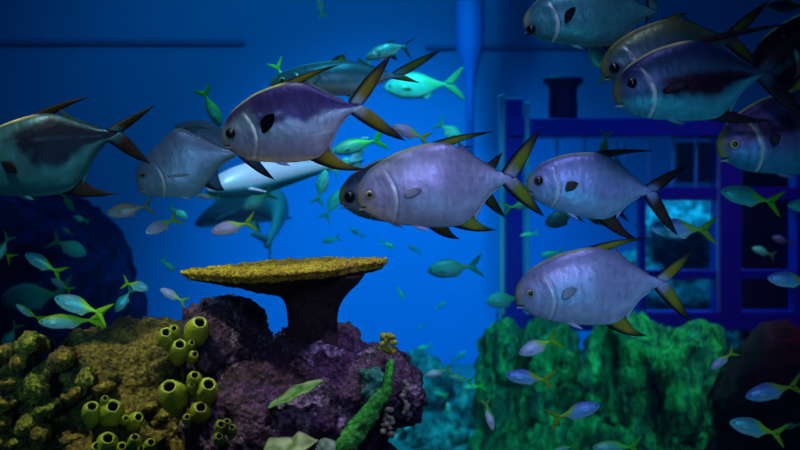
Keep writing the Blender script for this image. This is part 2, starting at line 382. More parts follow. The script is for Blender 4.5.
# ------------------------------------------------------------------ small schooling fish
ST = [(0,.0),(.01,.03),(.05,.075),(.15,.135),(.32,.185),(.5,.19),(.7,.14),(.86,.07),(1,.03),(1.06,.028)]
SB = [(0,.0),(.01,-.025),(.05,-.065),(.15,-.125),(.32,-.18),(.5,-.19),(.7,-.14),(.86,-.065),(1,-.028),(1.06,-.026)]
SW = [(0,.0),(.01,.02),(.05,.045),(.15,.075),(.35,.095),(.6,.07),(.85,.028),(1,.015),(1.06,.01)]
def small_proto(body, back, belly, tail, deep=1.0, bend=0, stripes=False):
    """returns meshes of the parts at unit body length"""
    X0 = -.5; bd = lambda x: bend*max(0, x-.2)**2
    lf = Loft(); R=[]; C=[]; n=34; m=24
    for i in range(n+1):
        q = i/n; s = max(.001, 1.06*(.4*q+.6*(1-math.cos(q*math.pi/2))))
        t_, b_, w_ = interp(ST, s)*deep, interp(SB, s)*deep, interp(SW, s)
        zc, h = (t_+b_)/2, max((t_-b_)/2, .002); ring=[]; cc=[]
        for j in range(m):
            a = 2*math.pi*j/m; cs, sn = math.cos(a), math.sin(a)
            zr = (sn+1)/2
            col = mix3(body, belly, sstep(.35, .1, zr))
            col = mix3(col, back, sstep(.62, .85, zr))
            col = mix3(col, tail, sstep(.60, .85, s+.30*(zr-.5)))
            if stripes: col = mix3(col, (.01,.015,.03), sstep(.1, .5, math.sin(s*26)))
            g = math.exp(-((s-(.24-1.5*(zr-.45)**2*.2))/.012)**2)
            col = mix3(col, tuple(k*.5 for k in body), .5*g)
            ring.append((s+X0, math.copysign(abs(cs)**1.1, cs)*w_+bd(s), zc+h*sn)); cc.append(col)
        R.append(ring); C.append(cc)
    lf.rings(R, C)
    root = empty('yellowtail_fish', (0, 0, 0))
    lf.build('body', M_smallskin, root)
    sh = lambda pl_: [(a+X0, b) for a, b in pl_]
    bx = lambda x: bd(x-X0)
    cf = lambda v, u: mix3(tail, tuple(k*.55 for k in tail), .5*v)
    f = Loft()
    for sg in (1, -1):
        f.strip(sh(lobe((.98, .03*sg), (1.10, .15*sg), (1.32, .29*sg), 0)), sh(lobe((1.14, 0), (1.20, .06*sg), (1.335, .27*sg), 0)), .016, cf, 10, 6, bend=bx)
    f.build('tail_fin', M_fin, root)
    f = Loft()
    f.strip(sh([(.30, .17*deep), (.36, .205*deep), (.50, .215*deep)]), sh([(.88, .04), (.80, .09), (.66, .175*deep)]), .008, lambda v, u: mix3(back, tail, u), 8, 8, bend=bx)
    f.build('dorsal_fin', M_fin, root)
    f = Loft()
    f.strip(sh([(.56, -.17*deep), (.62, -.195*deep), (.70, -.195*deep)]), sh([(.86, -.05), (.82, -.09), (.74, -.17*deep)]), .008, lambda v, u: mix3(belly, tail, u), 8, 6, bend=bx)
    f.build('anal_fin', M_fin, root)
    for sd in (-1, 1):
        f = Loft()
        f.strip(sh([(.27, -.02), (.36, .02), (.45, -.02)]), sh([(.28, -.05), (.36, -.06), (.452, -.03)]), .006, lambda v, u: belly, off=lambda v, u, sd=sd: sd*(.085+.04*v), nv=6, nu=4)
        f.build('pectoral_fin', M_fin, root)
        bm = bmesh.new(); bmesh.ops.create_uvsphere(bm, u_segments=14, v_segments=10, radius=.022)
        for v in bm.verts: v.co.y *= .6
        me = bpy.data.meshes.new('eye'); bm.to_mesh(me); bm.free()
        link_mesh('eye', me, M_pupil, root, Vector((.10+X0, sd*.056, .02)))
    return root
YT = (.48,.85,.02); GT = (.08,.75,.05)
PROTO = {  # teal, cyan and green bodies hold the water's haze tint in their colour
 'lav':  dict(body=(.62,.52,.78), back=(.50,.48,.72), belly=(.75,.80,.88), tail=YT),
 'grey': dict(body=(.48,.56,.60), back=(.62,.60,.45), belly=(.58,.50,.72), tail=(.30,.38,.36), deep=1.05),
 'teal': dict(body=(.10,.58,.66), back=(.10,.36,.46), belly=(.50,.85,.85), tail=YT),
 'cyan': dict(body=(.12,.72,.68), back=(.10,.60,.58), belly=(.30,.85,.80), tail=(.08,.55,.30), deep=1.1),
 'blue': dict(body=(.14,.36,.78), back=(.10,.16,.52), belly=(.40,.72,.85), tail=(.30,.50,.02)),
 'green':dict(body=(.08,.58,.42), back=(.10,.50,.18), belly=(.20,.75,.65), tail=GT, deep=.9),
 'curl': dict(body=(.20,.66,.66), back=(.34,.52,.04), belly=(.60,.82,.88), tail=YT, bend=.7, deep=.8),
 'white':dict(body=(.78,.80,.88), back=(.50,.60,.60), belly=(.85,.88,.92), tail=(.20,.60,.10), deep=.8),
 'band': dict(body=(.20,.62,.20), back=(.10,.30,.12), belly=(.10,.40,.35), tail=(.02,.04,.05), deep=1.9, stripes=True),
}
_pr = {}; N_SMALL = 0
def small(kind, head, tail, d, label, group='small yellowtail fish schooling through the tank', yaw=0, roll=0, deep=1.0, cat='fish'):
    """head px -> tail-fork px; both ends measured on the photo, distance d in metres"""
    global N_SMALL
    hx, hy = head; dx, dy = tail[0]-hx, tail[1]-hy; pl = math.hypot(dx, dy)
    LN = pl*K*d/math.cos(yaw)/1.12
    if kind not in _pr: r = _pr[kind] = small_proto(**PROTO[kind])
    else: r = copy_tree(_pr[kind])
    c = P(hx+dx*.45, hy+dy*.45, d)
    th = math.atan2(dy, dx) if dx > 0 else math.asin(-dy/pl)
    r.matrix_world = Matrix.Translation(c) @ Matrix.Rotation(th, 4, 'Y') @ Matrix.Rotation((math.pi if dx < 0 else 0)+yaw, 4, 'Z') @ Matrix.Rotation(roll, 4, 'X') @ Matrix.Diagonal((LN, LN, LN*deep, 1))
    tag(r, label, cat, group); N_SMALL += 1
    return r
S = small
# left side
S('grey',(107,214),(147,206),2.75,'pale grey fish with drooping nose above the dark left rocks, no yellow on it')
S('lav',(148,233),(172,219),2.8,'lavender fish facing the viewer, upright yellow tail, near pale grey fish', yaw=.7)
S('cyan',(84,255),(58,241),3.6,'round blurred turquoise fish with a lavender tail, over the dark left rock', yaw=.5, deep=1.2)
S('teal',(25,254),(58,272),2.9,'slim teal and yellow fish nosing up near the left edge')
S('teal',(54,298),(101,313),2.7,'bright teal fish with forked yellow tail, above the left rubble')
S('cyan',(1,300),(62,294),4.2,'largest blurred turquoise fish at the left edge, above the rubble', deep=1.15)
S('lav',(52,279),(68,290),3.6,'tiny lavender fish just above the big blurred turquoise one', yaw=.4)
S('curl',(16,304),(36,320),2.8,'small yellow and teal fish diving at far left')
S('curl',(38,322),(90,322),2.7,'curved yellow-green fish skimming the top of the left rubble')
S('cyan',(-6,262),(8,238),2.9,'teal fish whose upright tail shows at the left edge')
S('teal',(-12,240),(8,257),2.9,'dark green fish cut off by the left edge, tail pointing down', yaw=.3)
S('cyan',(2,350),(16,326),3.4,'blurred turquoise fish low at the left edge beside the rubble')
S('teal',(149,289),(126,283),2.8,'translucent teal fish facing right with a yellow tail', deep=1.25)
S('cyan',(115,312),(131,290),3.0,'blurred turquoise fish swimming down, under the translucent teal one')
S('lav',(160,289),(183,301),2.8,'small lavender fish with yellow tail left of the table coral')
S('green',(174,272),(164,260),3.6,'small blurred green fish above the left tip of the table coral', yaw=.4)
S('cyan',(73,217),(87,221),4.0,'small faint turquoise fish in front of the dark left rock')
S('green',(72,211),(64,194),3.4,'small green fish just under the shadowy pompano at left', yaw=.5)
S('cyan',(62,228),(72,235),4.3,'faintest turquoise speck of a fish on the dark left rock')
S('cyan',(188,219),(171,208),3.5,'blurred turquoise fish under the black-and-white fin of the threadfin')
S('lav',(211,232),(249,223),2.7,'sharp lavender fish with bright yellow forked tail over the table coral')
S('cyan',(243,209),(269,194),3.0,'pale turquoise fish with yellow-green tail below the dark-backed pompano', deep=1.2)
S('white',(196,195),(217,198),3.0,'small white fish beside the threadfin belly')
S('green',(219,126),(206,94),3.2,'green-tailed fish seen end-on between the threadfin and the dark-backed pompano', yaw=.5)
S('green',(292,96),(277,66),3.2,'green-tailed fish pointing up behind the dark-backed pompano')
S('cyan',(326,170),(318,200),3.3,'turquoise fish swimming straight up, green tail down')
S('cyan',(340,190),(326,216),4.4,'faint turquoise fish slanting down left of the central pompanos')
S('green',(322,242),(338,238),4.8,'faint green fish in open water above the table coral')
S('green',(252,220),(262,236),4.6,'small faint green fish inside the curve of the lower shark')
S('lav',(392,126),(424,138),2.9,'lavender fish with green forked tail under the tail of the dark-backed pompano')
S('green',(332,152),(378,140),3.6,'green-tailed blurred fish between the two groups of pompanos')
S('cyan',(349,100),(372,70),3.2,'bright turquoise fish half hidden by the raised black tail', deep=1.3)
S('cyan',(384,88),(452,84),3.9,'long faint turquoise fish with green tail behind the orange-edged tail')
S('cyan',(350,158),(335,172),3.8,'turquoise blurred fish just above the hidden grey pompano', deep=1.3)
S('cyan',(427,271),(474,266),3.3,'turquoise fish with green tail in open water under the central pompano')
S('cyan',(486,302),(520,298),3.7,'round turquoise fish just left of the lowest pompano', deep=1.2)
S('green',(536,202),(508,208),3.5,'bright green tailed fish under the tail of the central pompano')
S('cyan',(545,224),(575,214),2.9,'turquoise fish half hidden under the blue-violet pompano', deep=1.3)
S('band',(586,214),(622,213),3.3,'round striped black and green fish beneath the blue-violet pompano', group='other small fish')
S('green',(602,158),(607,134),3.3,'green-tailed fish above the back of the blue-violet pompano', yaw=.4)
S('teal',(590,44),(606,74),2.9,'bright turquoise fish under the teal pompano at the top', deep=1.4)
S('cyan',(462,140),(440,124),3.6,'turquoise fish behind the dorsal fin of the central pompano', deep=1.3)
S('green',(520,236),(536,233),4.4,'faint green fish by the steel corner post')
S('green',(540,256),(560,252),4.6,'faint green dash of a fish above the lowest pompano')
# right side
S('teal',(720,191),(773,202),2.7,'teal fish with yellow tail in front of the window corner post')
S('blue',(650,228),(706,230),2.7,'blue fish behind the maroon tail, yellow forked tail')
S('teal',(787,205),(825,207),2.7,'teal fish cut off by the right edge beside the window')
S('blue',(767,278),(812,282),2.6,'blue fish cut off by the right edge in front of the window sill')
S('lav',(519,354),(553,340),2.7,'lavender fish with yellow tail in front of the green rock, uppermost there', deep=1.15)
S('blue',(505,375),(547,380),2.7,'blue fish with bright yellow-green tail in front of the green rock')
S('blue',(600,405),(556,418),2.8,'blue fish facing right low over the green rock')
S('lav',(711,369),(732,353),2.9,'lavender fish with yellow tail nosing down at the dark right rock')
S('blue',(745,397),(795,386),2.7,'dark blue fish with yellow tail, right-hand bottom corner, upper one')
S('teal',(729,422),(778,434),2.6,'blue-teal fish in the right-hand bottom corner, lower one')
S('green',(782,427),(800,425),3.4,'small faint green fish at the bottom right edge')
S('green',(592,448),(634,447),2.9,'green fish along the bottom edge in front of the green rock')
S('green',(552,452),(574,446),3.0,'small green fish at the bottom edge, tail up')
S('teal',(766,6),(806,6),2.9,'teal fish in the top right corner')
S('cyan',(772,237),(790,243),4.4,'upper of two faint fish in the dark right window')
S('cyan',(752,248),(772,255),4.4,'lower of two faint fish in the dark right window')
S('lav',(318,-4),(322,14),4.0,'small faint fish at the top edge left of centre', yaw=.3)
# middle bottom
S('white',(424,376),(448,370),3.3,'bright white-bellied fish with green tail right of the purple rock')
S('green',(448,376),(470,381),3.4,'green fish directly right of the white-bellied one')
S('white',(493,431),(486,403),2.9,'small white fish diving beside the green rock')
SCH = 'blurred fish schooling low over the tank floor'
for i, (h, t, kd) in enumerate([((462,388),(482,386),'green'),((462,410),(466,388),'cyan'),((434,392),(446,396),'green'),((448,402),(449,414),'cyan'),((478,406),(486,418),'green'),
        ((472,418),(479,424),'cyan'),((482,426),(496,436),'cyan'),((474,444),(494,446),'cyan'),((436,430),(440,446),'cyan'),((424,438),(426,452),'cyan'),((404,430),(412,424),'cyan'),
        ((418,412),(428,406),'cyan'),((458,428),(452,442),'green'),((484,384),(478,392),'cyan'),((408,396),(418,390),'cyan'),((440,418),(446,410),'green'),((416,350),(430,346),'green'),
        ((398,360),(410,364),'cyan'),((466,352),(454,360),'cyan'),((392,440),(400,432),'cyan'),((395,248),(382,242),'green'),((350,228),(362,236),'green'),((446,302),(436,308),'green'),
        ((404,300),(398,288),'green'),((418,330),(424,324),'cyan'),((408,246),(420,252),'green')]):
    S(kd, h, t, 4.6+(i*37 % 10)*.12, 'small blurred turquoise fish of the distant school between the purple and green rocks', group=SCH)

# ------------------------------------------------------------------ sharks behind
SHT = [(0,.0),(.01,.012),(.06,.03),(.2,.06),(.4,.078),(.6,.06),(.8,.03),(.93,.016),(1,.012)]
SHW = [(0,.0),(.01,.02),(.06,.045),(.2,.075),(.4,.08),(.6,.055),(.8,.024),(.93,.012),(1,.008)]
def shark(label, pts, d, yaw, col, under):
    """body swept along a gentle curve through three photo points"""
    a, b, c = [P(x, y, d+dd) for x, y, dd in pts]
    LN = (b-a).length+(c-b).length
    root = empty('reef_shark', b); lf = Loft(); R=[]; C=[]
    def cp(t): return (1-t)**2*a+2*t*(1-t)*(2*b-(a+c)/2)+t*t*c
    n=40; m=24
    for i in range(n+1):
        s = max(.002, i/n); p = cp(s); q = cp(min(1, s+.02))-cp(max(0, s-.02)); q.normalize()
        sd = q.cross(Vector((0,0,1))).normalized(); up = sd.cross(q).normalized()
        h = interp(SHT, s)*LN*1.25; w = interp(SHW, s)*LN; ring=[]; cc=[]
        for j in range(m):
            an = 2*math.pi*j/m
            ring.append(tuple(p-b+sd*math.cos(an)*w+up*math.sin(an)*h*(1 if math.sin(an) > 0 else .7)))
            cc.append(mix3(under, col, sstep(-.25, .15, math.sin(an))))
        R.append(ring); C.append(cc)
    lf.rings(R, C); lf.build('body', M_smallskin, root)
    def fin_at(name, s0, s1, tip, side):
        p0 = cp(s0); p1 = cp(s1); q = (p1-p0).normalized(); sdv = q.cross(Vector((0,0,1))).normalized(); up = sdv.cross(q)
        f = Loft(); R=[]; C=[]
        for i in range(9):
            v = i/8; l0 = p0+(q*tip[0]+up*tip[1]+sdv*tip[2])*LN*v*(1-.0*v); l1 = p1+(q*(tip[0]-.6*(s1-s0))+up*tip[1]+sdv*tip[2])*LN*v**1.2*.97
            nrm = (l1-l0).cross(up*tip[1]+sdv*tip[2]); nrm = nrm.normalized() if nrm.length > 1e-9 else sdv
            ring=[]; 
            for j in range(12):
                u = j/6 if j <= 6 else (12-j)/6; sg = 1 if j <= 6 else -1
                ring.append(tuple(lerp(l0, l1, u)-b+nrm*sg*math.sin(math.pi*min(1,u))*.008*LN*(1-.8*v)))
            R.append(ring); C.append([col]*12)
        f.rings(R, C); f.build(name, M_fin, root)
    fin_at('dorsal_fin', .36, .48, (.10,.14,0), 0)
    fin_at('pectoral_fin', .24, .33, (.10,-.05,.17), 0); fin_at('pectoral_fin', .24, .33, (.10,-.05,-.17), 0)
    fin_at('tail_fin', .93, .99, (.14,.12,0), 0); fin_at('tail_fin', .94, .99, (.05,-.07,0), 0)
    tag(root, label, 'shark')
shark('blurred pale lavender shark swimming left behind the dark-backed pompano', [(206,192,0),(268,179,.12),(362,160,.45)], 3.5, 0, (.85,.74,.95), (.10,.40,.52))
shark('blurred teal shark turning in a curve below the lavender one', [(196,226,.5),(268,206,0),(266,246,-.4)], 4.6, 0, (.10,.42,.62), (.60,.66,.90))

# ------------------------------------------------------------------ reef rocks
def blob(name, ells, voxel, m, amp=.03, freq=6., octv=6, ridge=0., seed=0, parent=None, strata=0., rgh=.6, zs=1.):
    """one continuous rock: ellipsoids fused by a voxel remesh, then eroded with layered noise"""
    bm = bmesh.new()
    c0 = Vector(ells[0][0])
    for c, r in ells:
        Mx = Matrix.Translation(Vector(c)-c0) @ Matrix.Diagonal((*r, 1))
        bmesh.ops.create_icosphere(bm, subdivisions=4, radius=1, matrix=Mx)
    me = bpy.data.meshes.new(name); bm.to_mesh(me); bm.free()
    o = bpy.data.objects.new(name, me); COL.objects.link(o)
    md = o.modifiers.new('r', 'REMESH'); md.mode = 'VOXEL'; md.voxel_size = voxel
    sm = o.modifiers.new('s', 'SMOOTH'); sm.iterations = 4
    dg = bpy.context.evaluated_depsgraph_get(); me2 = bpy.data.meshes.new_from_object(o.evaluated_get(dg))
    bpy.data.objects.remove(o); bpy.data.meshes.remove(me)
    ns = [v.normal.copy() for v in me2.vertices]; off = Vector((seed*3.7, seed*1.3, seed*9.1))
    for v, nn in zip(me2.vertices, ns):
        p = (v.co+c0)*freq+off; p.z *= zs
        h = noise.fractal(p, rgh, 2.15, octv)
        if ridge: h = h*(1-ridge)+ridge*(noise.ridged_multi_fractal(p*.8, .9, 2.2, octv, 1.0, 2.0)-1.1)*.8
        if strata: h += strata*math.sin((v.co.z*freq*7+v.co.x*freq*2)+3*noise.noise(p*.7))
        v.co += nn*amp*h
    me2.name = name
    me2.materials.clear()
    o = link_mesh(name, me2, m, parent, c0)
    return o
def pe(px, py, d, rx, ry, rd):
    """ellipsoid whose centre and size are read off the photo (pixels), depth radius in metres"""
    return (tuple(P(px, py, d)), (rx*K*d, rd, ry*K*d))

M_purple = rock_mat('purple_rock', [(.006,.001,.004),(.025,.004,.014),(.16,.06,.15),(.03,.006,.02),(.50,.32,.50),(.10,.02,.05)], 11, fine=120, dist=.010, bump=1.0)
M_brown = rock_mat('brown_rock', [(.012,.006,.001),(.10,.055,.006),(.30,.18,.02),(.08,.045,.006),(.60,.42,.10)], 11, fine=120, dist=.010, bump=1.0)
M_rubble = rock_mat('rubble', [(.012,.006,.001),(.15,.085,.006),(.50,.34,.03)], 14, fine=130, dist=.008)
M_rubble2 = rock_mat('green_rubble', [(.02,.02,.001),(.16,.15,.008),(.42,.38,.03)], 16, fine=140, dist=.006)
M_greenrock = rock_mat('green_rock', [(.002,.008,.012),(.01,.12,.07),(.04,.42,.10),(.01,.10,.10),(.10,.70,.16)], 4.2, fine=14, dist=.06, bump=1, stretch=(2,2,.7))
M_darkrock = rock_mat('dark_rock', [(.004,.006,.10),(.008,.014,.22),(.015,.04,.34)], 4, fine=16, dist=.03)
M_redrock = rock_mat('maroon_rock', [(.008,.0005,.004),(.05,.003,.014),(.10,.004,.05)], 4, fine=16, dist=.03)
M_tealrock = rock_mat('teal_rock', [(.01,.05,.08),(.03,.22,.24),(.08,.45,.42)], 6, fine=22, dist=.03)

main = blob('purple_rock', [pe(300,410,2.55,95,72,.32), pe(229,341,2.55,36,41,.2), pe(205,325,2.6,20,20,.10), pe(316,358,2.5,44,31,.2), pe(368,382,2.5,46,36,.22), pe(395,392,2.5,25,30,.16),
                            pe(250,420,2.45,60,60,.28), pe(300,520,2.6,120,110,.4), ((P(300,520,2.6).x, 2.65, .25), (.28,.36,.34))],
            .0085, M_purple, .042, 9, 8, .45, 3, rgh=.45)
tag(main, 'dark purple encrusted rock carrying the table coral', 'rock')
brown = blob('brown_rock', [pe(128,372,2.55,52,44,.22), pe(165,352,2.6,32,30,.2), pe(95,368,2.55,34,32,.2), pe(150,430,2.5,70,52,.3), pe(60,420,2.6,60,50,.28), pe(10,425,2.6,50,52,.25),
                            ((P(110,500,2.6).x, 2.7, .22), (.40,.34,.36))],
            .0085, M_brown, .040, 10, 8, .5, 11, strata=.15, rgh=.45)
tag(brown, 'rounded brown stony coral rock left of the purple rock', 'rock')

# lumps of rubble and coral heads at the lower left
LG = 'coral lumps heaped at the lower left'
lumps = [(33,343,12,9,1,'squared green lump on top of the left heap, against the blue water'),(6,352,12,9,0,'pale lump at the left edge, topmost on that edge'),(22,360,10,8,0,'small lump between the edge and the green squared lump'),
  (37,384,17,17,1,'large round olive coral head, biggest lump of the left heap'),(10,381,15,7,0,'flat lump at the left edge beside the big olive head'),(8,402,15,8,0,'second flat lump down the left edge'),
  (47,407,12,8,1,'small bright olive lump just below the big olive head'),(30,424,13,10,1,'knobbly olive lump low in the left heap'),(6,420,8,7,0,'tiny lump at the left edge near the bottom'),
  (45,432,12,12,0,'lumpy brown stone right of the knobbly olive lump'),(5,440,14,10,0,'stone in the bottom left corner'),(73,437,18,7,0,'long flat tan stone at the bottom, left of the sponges'),
  (90,377,10,9,1,'round green knob on the slope of the brown rock'),(104,386,9,6,0,'small tan knob just right of the round green knob'),(64,358,13,12,0,'rounded brown shoulder lump under the skyline'),
  (78,392,9,6,0,'little tan lump under the round green knob'),(18,442,9,8,1,'small green lump near the bottom left corner'),(160,420,14,8,0,'tan lump right of the pair of open sponges'),
  (165,436,14,8,0,'tan lump along the bottom edge under the sponge group'),(150,405,10,5,0,'thin tan ledge lump above the pair of sponges'), (166,414,11,6,0,'small tan ledge under the middle sponge group')]
for i, (px, py, rx, ry, k, lab) in enumerate(lumps):
    d = 2.30 if px < 60 else 2.32
    o = blob('coral_head', [pe(px, py, d, rx*.8, ry*.9, .05), pe(px+rx*.3, py+ry*.25, d+.05, rx*.7, ry*.8, .08), pe(px-rx*.3, py+ry*.2, d+.04, rx*.6, ry*.7, .07), pe(px, py+ry*.5, d+.14, rx, ry, .12)], .0036, M_rubble2 if k else M_rubble, .014, 24, 6, .4, i, rgh=.45)
    tag(o, lab, 'coral', LG)

# table coral: flaring stem and a wide ragged plate
M_table = rock_mat('table_coral_skin', [(.10,.05,.001),(.42,.25,.005),(.62,.42,.01),(.85,.62,.06)], 30, fine=190, dist=.006, bump=1.0)
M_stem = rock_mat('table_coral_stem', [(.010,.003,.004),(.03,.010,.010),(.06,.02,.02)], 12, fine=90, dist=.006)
def table_coral():
    dc = 2.42; c = P(283, 271, dc)
    root = empty('table_coral', c - Vector((0,0,.1)))
    tag(root, 'mustard table coral, wide flat plate on a dark stem standing on the purple rock', 'coral')
    Rx, Ry = 104*K*dc, .20
    tilt = Matrix.Rotation(math.radians(-3.6), 4, 'Y') @ Matrix.Rotation(math.radians(2.0), 4, 'X')
    def rim(a):
        n_ = noise.noise(Vector((math.cos(a)*1.3, math.sin(a)*1.3, 5.)))*.10 + noise.noise(Vector((math.cos(a)*5, math.sin(a)*5, 1.)))*.05 + noise.noise(Vector((math.cos(a)*16, math.sin(a)*16, 1.)))*.03
        return 1+n_ if abs(math.cos(a)) < .93 else 1+n_*.5
    na, nr = 420, 90
    verts=[]; faces=[]
    def pt(a, r, side):
        R_ = rim(a); x = math.cos(a)*r*R_; y = math.sin(a)*r*R_
        ty = 1-.62*sstep(.50, .78, x) if y < 0 else .70*(1-.35*sstep(.5, .9, x))
        ty *= 1-.55*sstep(.15, 1., -x)
        xx, yy = x*Rx, y*Ry*ty
        lump = noise.fractal(Vector((xx*45, yy*45, 2.)), .6, 2.1, 4)*.0035 + abs(noise.noise(Vector((xx*130, yy*130, 7.))))*.006
        ring = .004*math.sin(r*14+noise.noise(Vector((xx*9, yy*9, 0)))*4)
        if side > 0:
            z = .006 + lump + ring*.5 + .010*(r**3) - .006*sstep(.93, 1, r)
        else:
            th = .015+.022*max(0, 1-r)+.02*max(0,1-r*2.0)
            if x < 0: th *= 1-.35*sstep(-.3,-1,x)
            z = -th - lump*.6 + .010*(r**3) + .010*sstep(.93, 1, r)
        return (xx, yy, z)
    for side in (1, -1):
        for i in range(1, nr+1):
            for j in range(na): verts.append(pt(2*math.pi*j/na, i/nr, side))
    def idx(s_, i, j): return s_*nr*na+(i-1)*na+(j % na)
    for s_ in (0, 1):
        for i in range(1, nr):
            for j in range(na):
                q = (idx(s_,i,j), idx(s_,i,j+1), idx(s_,i+1,j+1), idx(s_,i+1,j))
                faces.append(q if s_ == 1 else q[::-1])
        faces.append(tuple(idx(s_,1,j) for j in range(na)))
    for j in range(na): faces.append((idx(0,nr,j), idx(0,nr,j+1), idx(1,nr,j+1), idx(1,nr,j)))
    me = bpy.data.meshes.new('plate'); me.from_pydata(verts, [], faces)
    bm = bmesh.new(); bm.from_mesh(me); bmesh.ops.recalc_face_normals(bm, faces=bm.faces); bm.to_mesh(me); bm.free()
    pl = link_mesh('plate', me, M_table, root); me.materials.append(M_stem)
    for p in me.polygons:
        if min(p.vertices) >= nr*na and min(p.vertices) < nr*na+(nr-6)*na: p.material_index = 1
    pl = pl; pl.matrix_local = Matrix.Translation((0,0,.1)) @ tilt
    # stem
    lf = Loft(); R=[]; C=[]
    prof = [(-.008,.112),(-.028,.098),(-.045,.080),(-.06,.068),(-.075,.060),(-.09,.056),(-.11,.054),(-.13,.055),(-.15,.060),(-.19,.075)]
    for i in range(25):
        t = i/24; zz = lerp(-.008, -.19, t); rr = interp([( -z, r) for z, r in prof], -zz)
        R.append([(.064-(t-.5)*.004+math.cos(a)*rr*(1+.10*noise.noise(Vector((math.cos(a)*2, math.sin(a)*2, zz*20)))), math.sin(a)*rr*1.2, zz+.1) for a in [2*math.pi*k/64 for k in range(64)]])
        C.append([(.1,.05,.05)]*64)
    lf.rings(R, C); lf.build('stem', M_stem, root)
table_coral()

# tube sponges: barrel with a flared rim, hollow inside
def tube(parent, base, tip, r, o_r, bulge=1.25):
    ax = (tip-base); L_ = ax.length; ax.normalize()
    q = Vector((0,0,1)).rotation_difference(ax)
    prof = [(-.25,.55),(.0,.80),(.25,1.0*bulge*.9),(.5,bulge),(.72,bulge*.93),(.88,bulge*.72),(.96,o_r/r*1.12),(1.0,o_r/r*1.0),(.985,o_r/r*.86),(.9,o_r/r*.80),(.65,o_r/r*.78),(.4,o_r/r*.6),(.35,.04)]
    lf = Loft(); R=[]; C=[]; n=36; sd = random.random()*50
    for k, (h, rr) in enumerate(prof):
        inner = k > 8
        ring=[]; cc=[]
        for j in range(n):
            a = 2*math.pi*j/n
            w = 1+.09*noise.noise(Vector((math.cos(a)*1.5+sd, math.sin(a)*1.5, h*3)))+.05*noise.noise(Vector((math.cos(a)*5+sd, math.sin(a)*5, h*8)))
            p = Vector((math.cos(a)*rr*r*w, math.sin(a)*rr*r*w, h*L_)); p = q @ p + base
            ring.append(tuple(p))
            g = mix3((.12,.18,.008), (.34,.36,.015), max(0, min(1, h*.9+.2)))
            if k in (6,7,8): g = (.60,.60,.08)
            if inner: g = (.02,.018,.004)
            cc.append(g)
        R.append(ring); C.append(cc)
    lf.rings(R, C)
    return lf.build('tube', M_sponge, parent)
def sponge_cluster(label, tubes, d):
    x0 = sum(t[0] for t in tubes)/len(tubes); y0 = max(t[3] for t in tubes)
    root = empty('tube_sponge', P(x0, y0, d+.03)); o0 = root.location
    tag(root, label, 'sponge', 'yellow-green tube sponges on the reef')
    for (ox, oy, bx_, by_, r) in tubes:                            # opening px, base px, barrel radius px
        tip = P(ox, oy, d-.035); base = P(bx_, by_+r*.45, d+.03)
        tube(root, base-o0, tip-o0, r*K*d*.84, r*K*d*.50)
SD = 2.22
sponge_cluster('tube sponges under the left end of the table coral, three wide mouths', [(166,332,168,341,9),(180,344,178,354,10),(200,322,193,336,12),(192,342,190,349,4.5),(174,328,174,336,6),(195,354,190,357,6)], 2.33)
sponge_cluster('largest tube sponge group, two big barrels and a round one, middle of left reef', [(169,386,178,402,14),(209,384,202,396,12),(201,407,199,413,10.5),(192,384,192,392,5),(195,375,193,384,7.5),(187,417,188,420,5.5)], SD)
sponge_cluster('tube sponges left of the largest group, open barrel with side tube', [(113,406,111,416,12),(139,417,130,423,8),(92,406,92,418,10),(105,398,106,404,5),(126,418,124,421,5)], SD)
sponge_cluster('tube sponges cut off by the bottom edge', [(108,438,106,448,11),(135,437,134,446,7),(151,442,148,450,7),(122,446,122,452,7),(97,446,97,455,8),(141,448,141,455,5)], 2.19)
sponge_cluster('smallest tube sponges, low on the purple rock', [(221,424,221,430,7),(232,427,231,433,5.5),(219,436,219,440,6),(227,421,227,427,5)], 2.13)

# leaf-like plates and growths on the purple rock
M_leaf = attr_mat('plate_coral_skin', .55, 0, .6, 40, (1,1,1), .35)
def blade(name, label, cat, outline, d0, d1, c1, c2, thick=.006, wav=.012):
    """a thick wavy leaf between two edges given in photo pixels; near edge d0, far edge d1"""
    n = 26; nu = 8; lf = Loft(); R=[]; C=[]
    up, lo = outline
    tx = lambda pl_, v: (interp([(i/(len(pl_)-1), p[0]) for i, p in enumerate(pl_)], v), interp([(i/(len(pl_)-1), p[1]) for i, p in enumerate(pl_)], v))
    o0 = P(*lo[len(lo)//2], (d0+d1)/2)
    for i in range(n+1):
        v = i/n; a = tx(up, v); b = tx(lo, v); ring=[]; cc=[]
        for j in range(2*nu):
            u = j/nu if j <= nu else (2*nu-j)/nu; sg = 1 if 0 < j < nu else (-1 if j > nu else 0)
            p = P(lerp(a[0], b[0], u), lerp(a[1], b[1], u), lerp(d1, d0, u)) - o0
            p += Vector((0, -.7, .7))*(sg*thick*.5*math.sin(math.pi*u)**.5 + wav*noise.noise(Vector((v*4, u*2, d0*9)))*(0 if v in (0,1) else 1))
            ring.append(tuple(p)); cc.append(mix3(c1, c2, .5+1.6*noise.noise(Vector((v*9, u*4, 1.3)))))
        R.append(ring); C.append(cc)
    lf.rings(R, C); o = lf.build(name, M_leaf); o.location = o0
    tag(o, label, cat); return o
blade('algae_blade', 'pointed green leaf lying on the purple rock below the coral stem', 'algae', ([(268,407),(280,395),(300,384),(323,380)], [(268,408),(288,402),(306,393),(323,381)]), 2.20, 2.25, (.05,.18,.02), (.26,.34,.14))
blade('plate_coral', 'wider pale green plate at the bottom edge below the green leaf', 'coral', ([(262,452),(272,436),(290,438),(298,431),(318,440)], [(262,456),(275,455),(290,454),(304,450),(318,441)]), 2.14, 2.22, (.14,.20,.08), (.40,.42,.24))
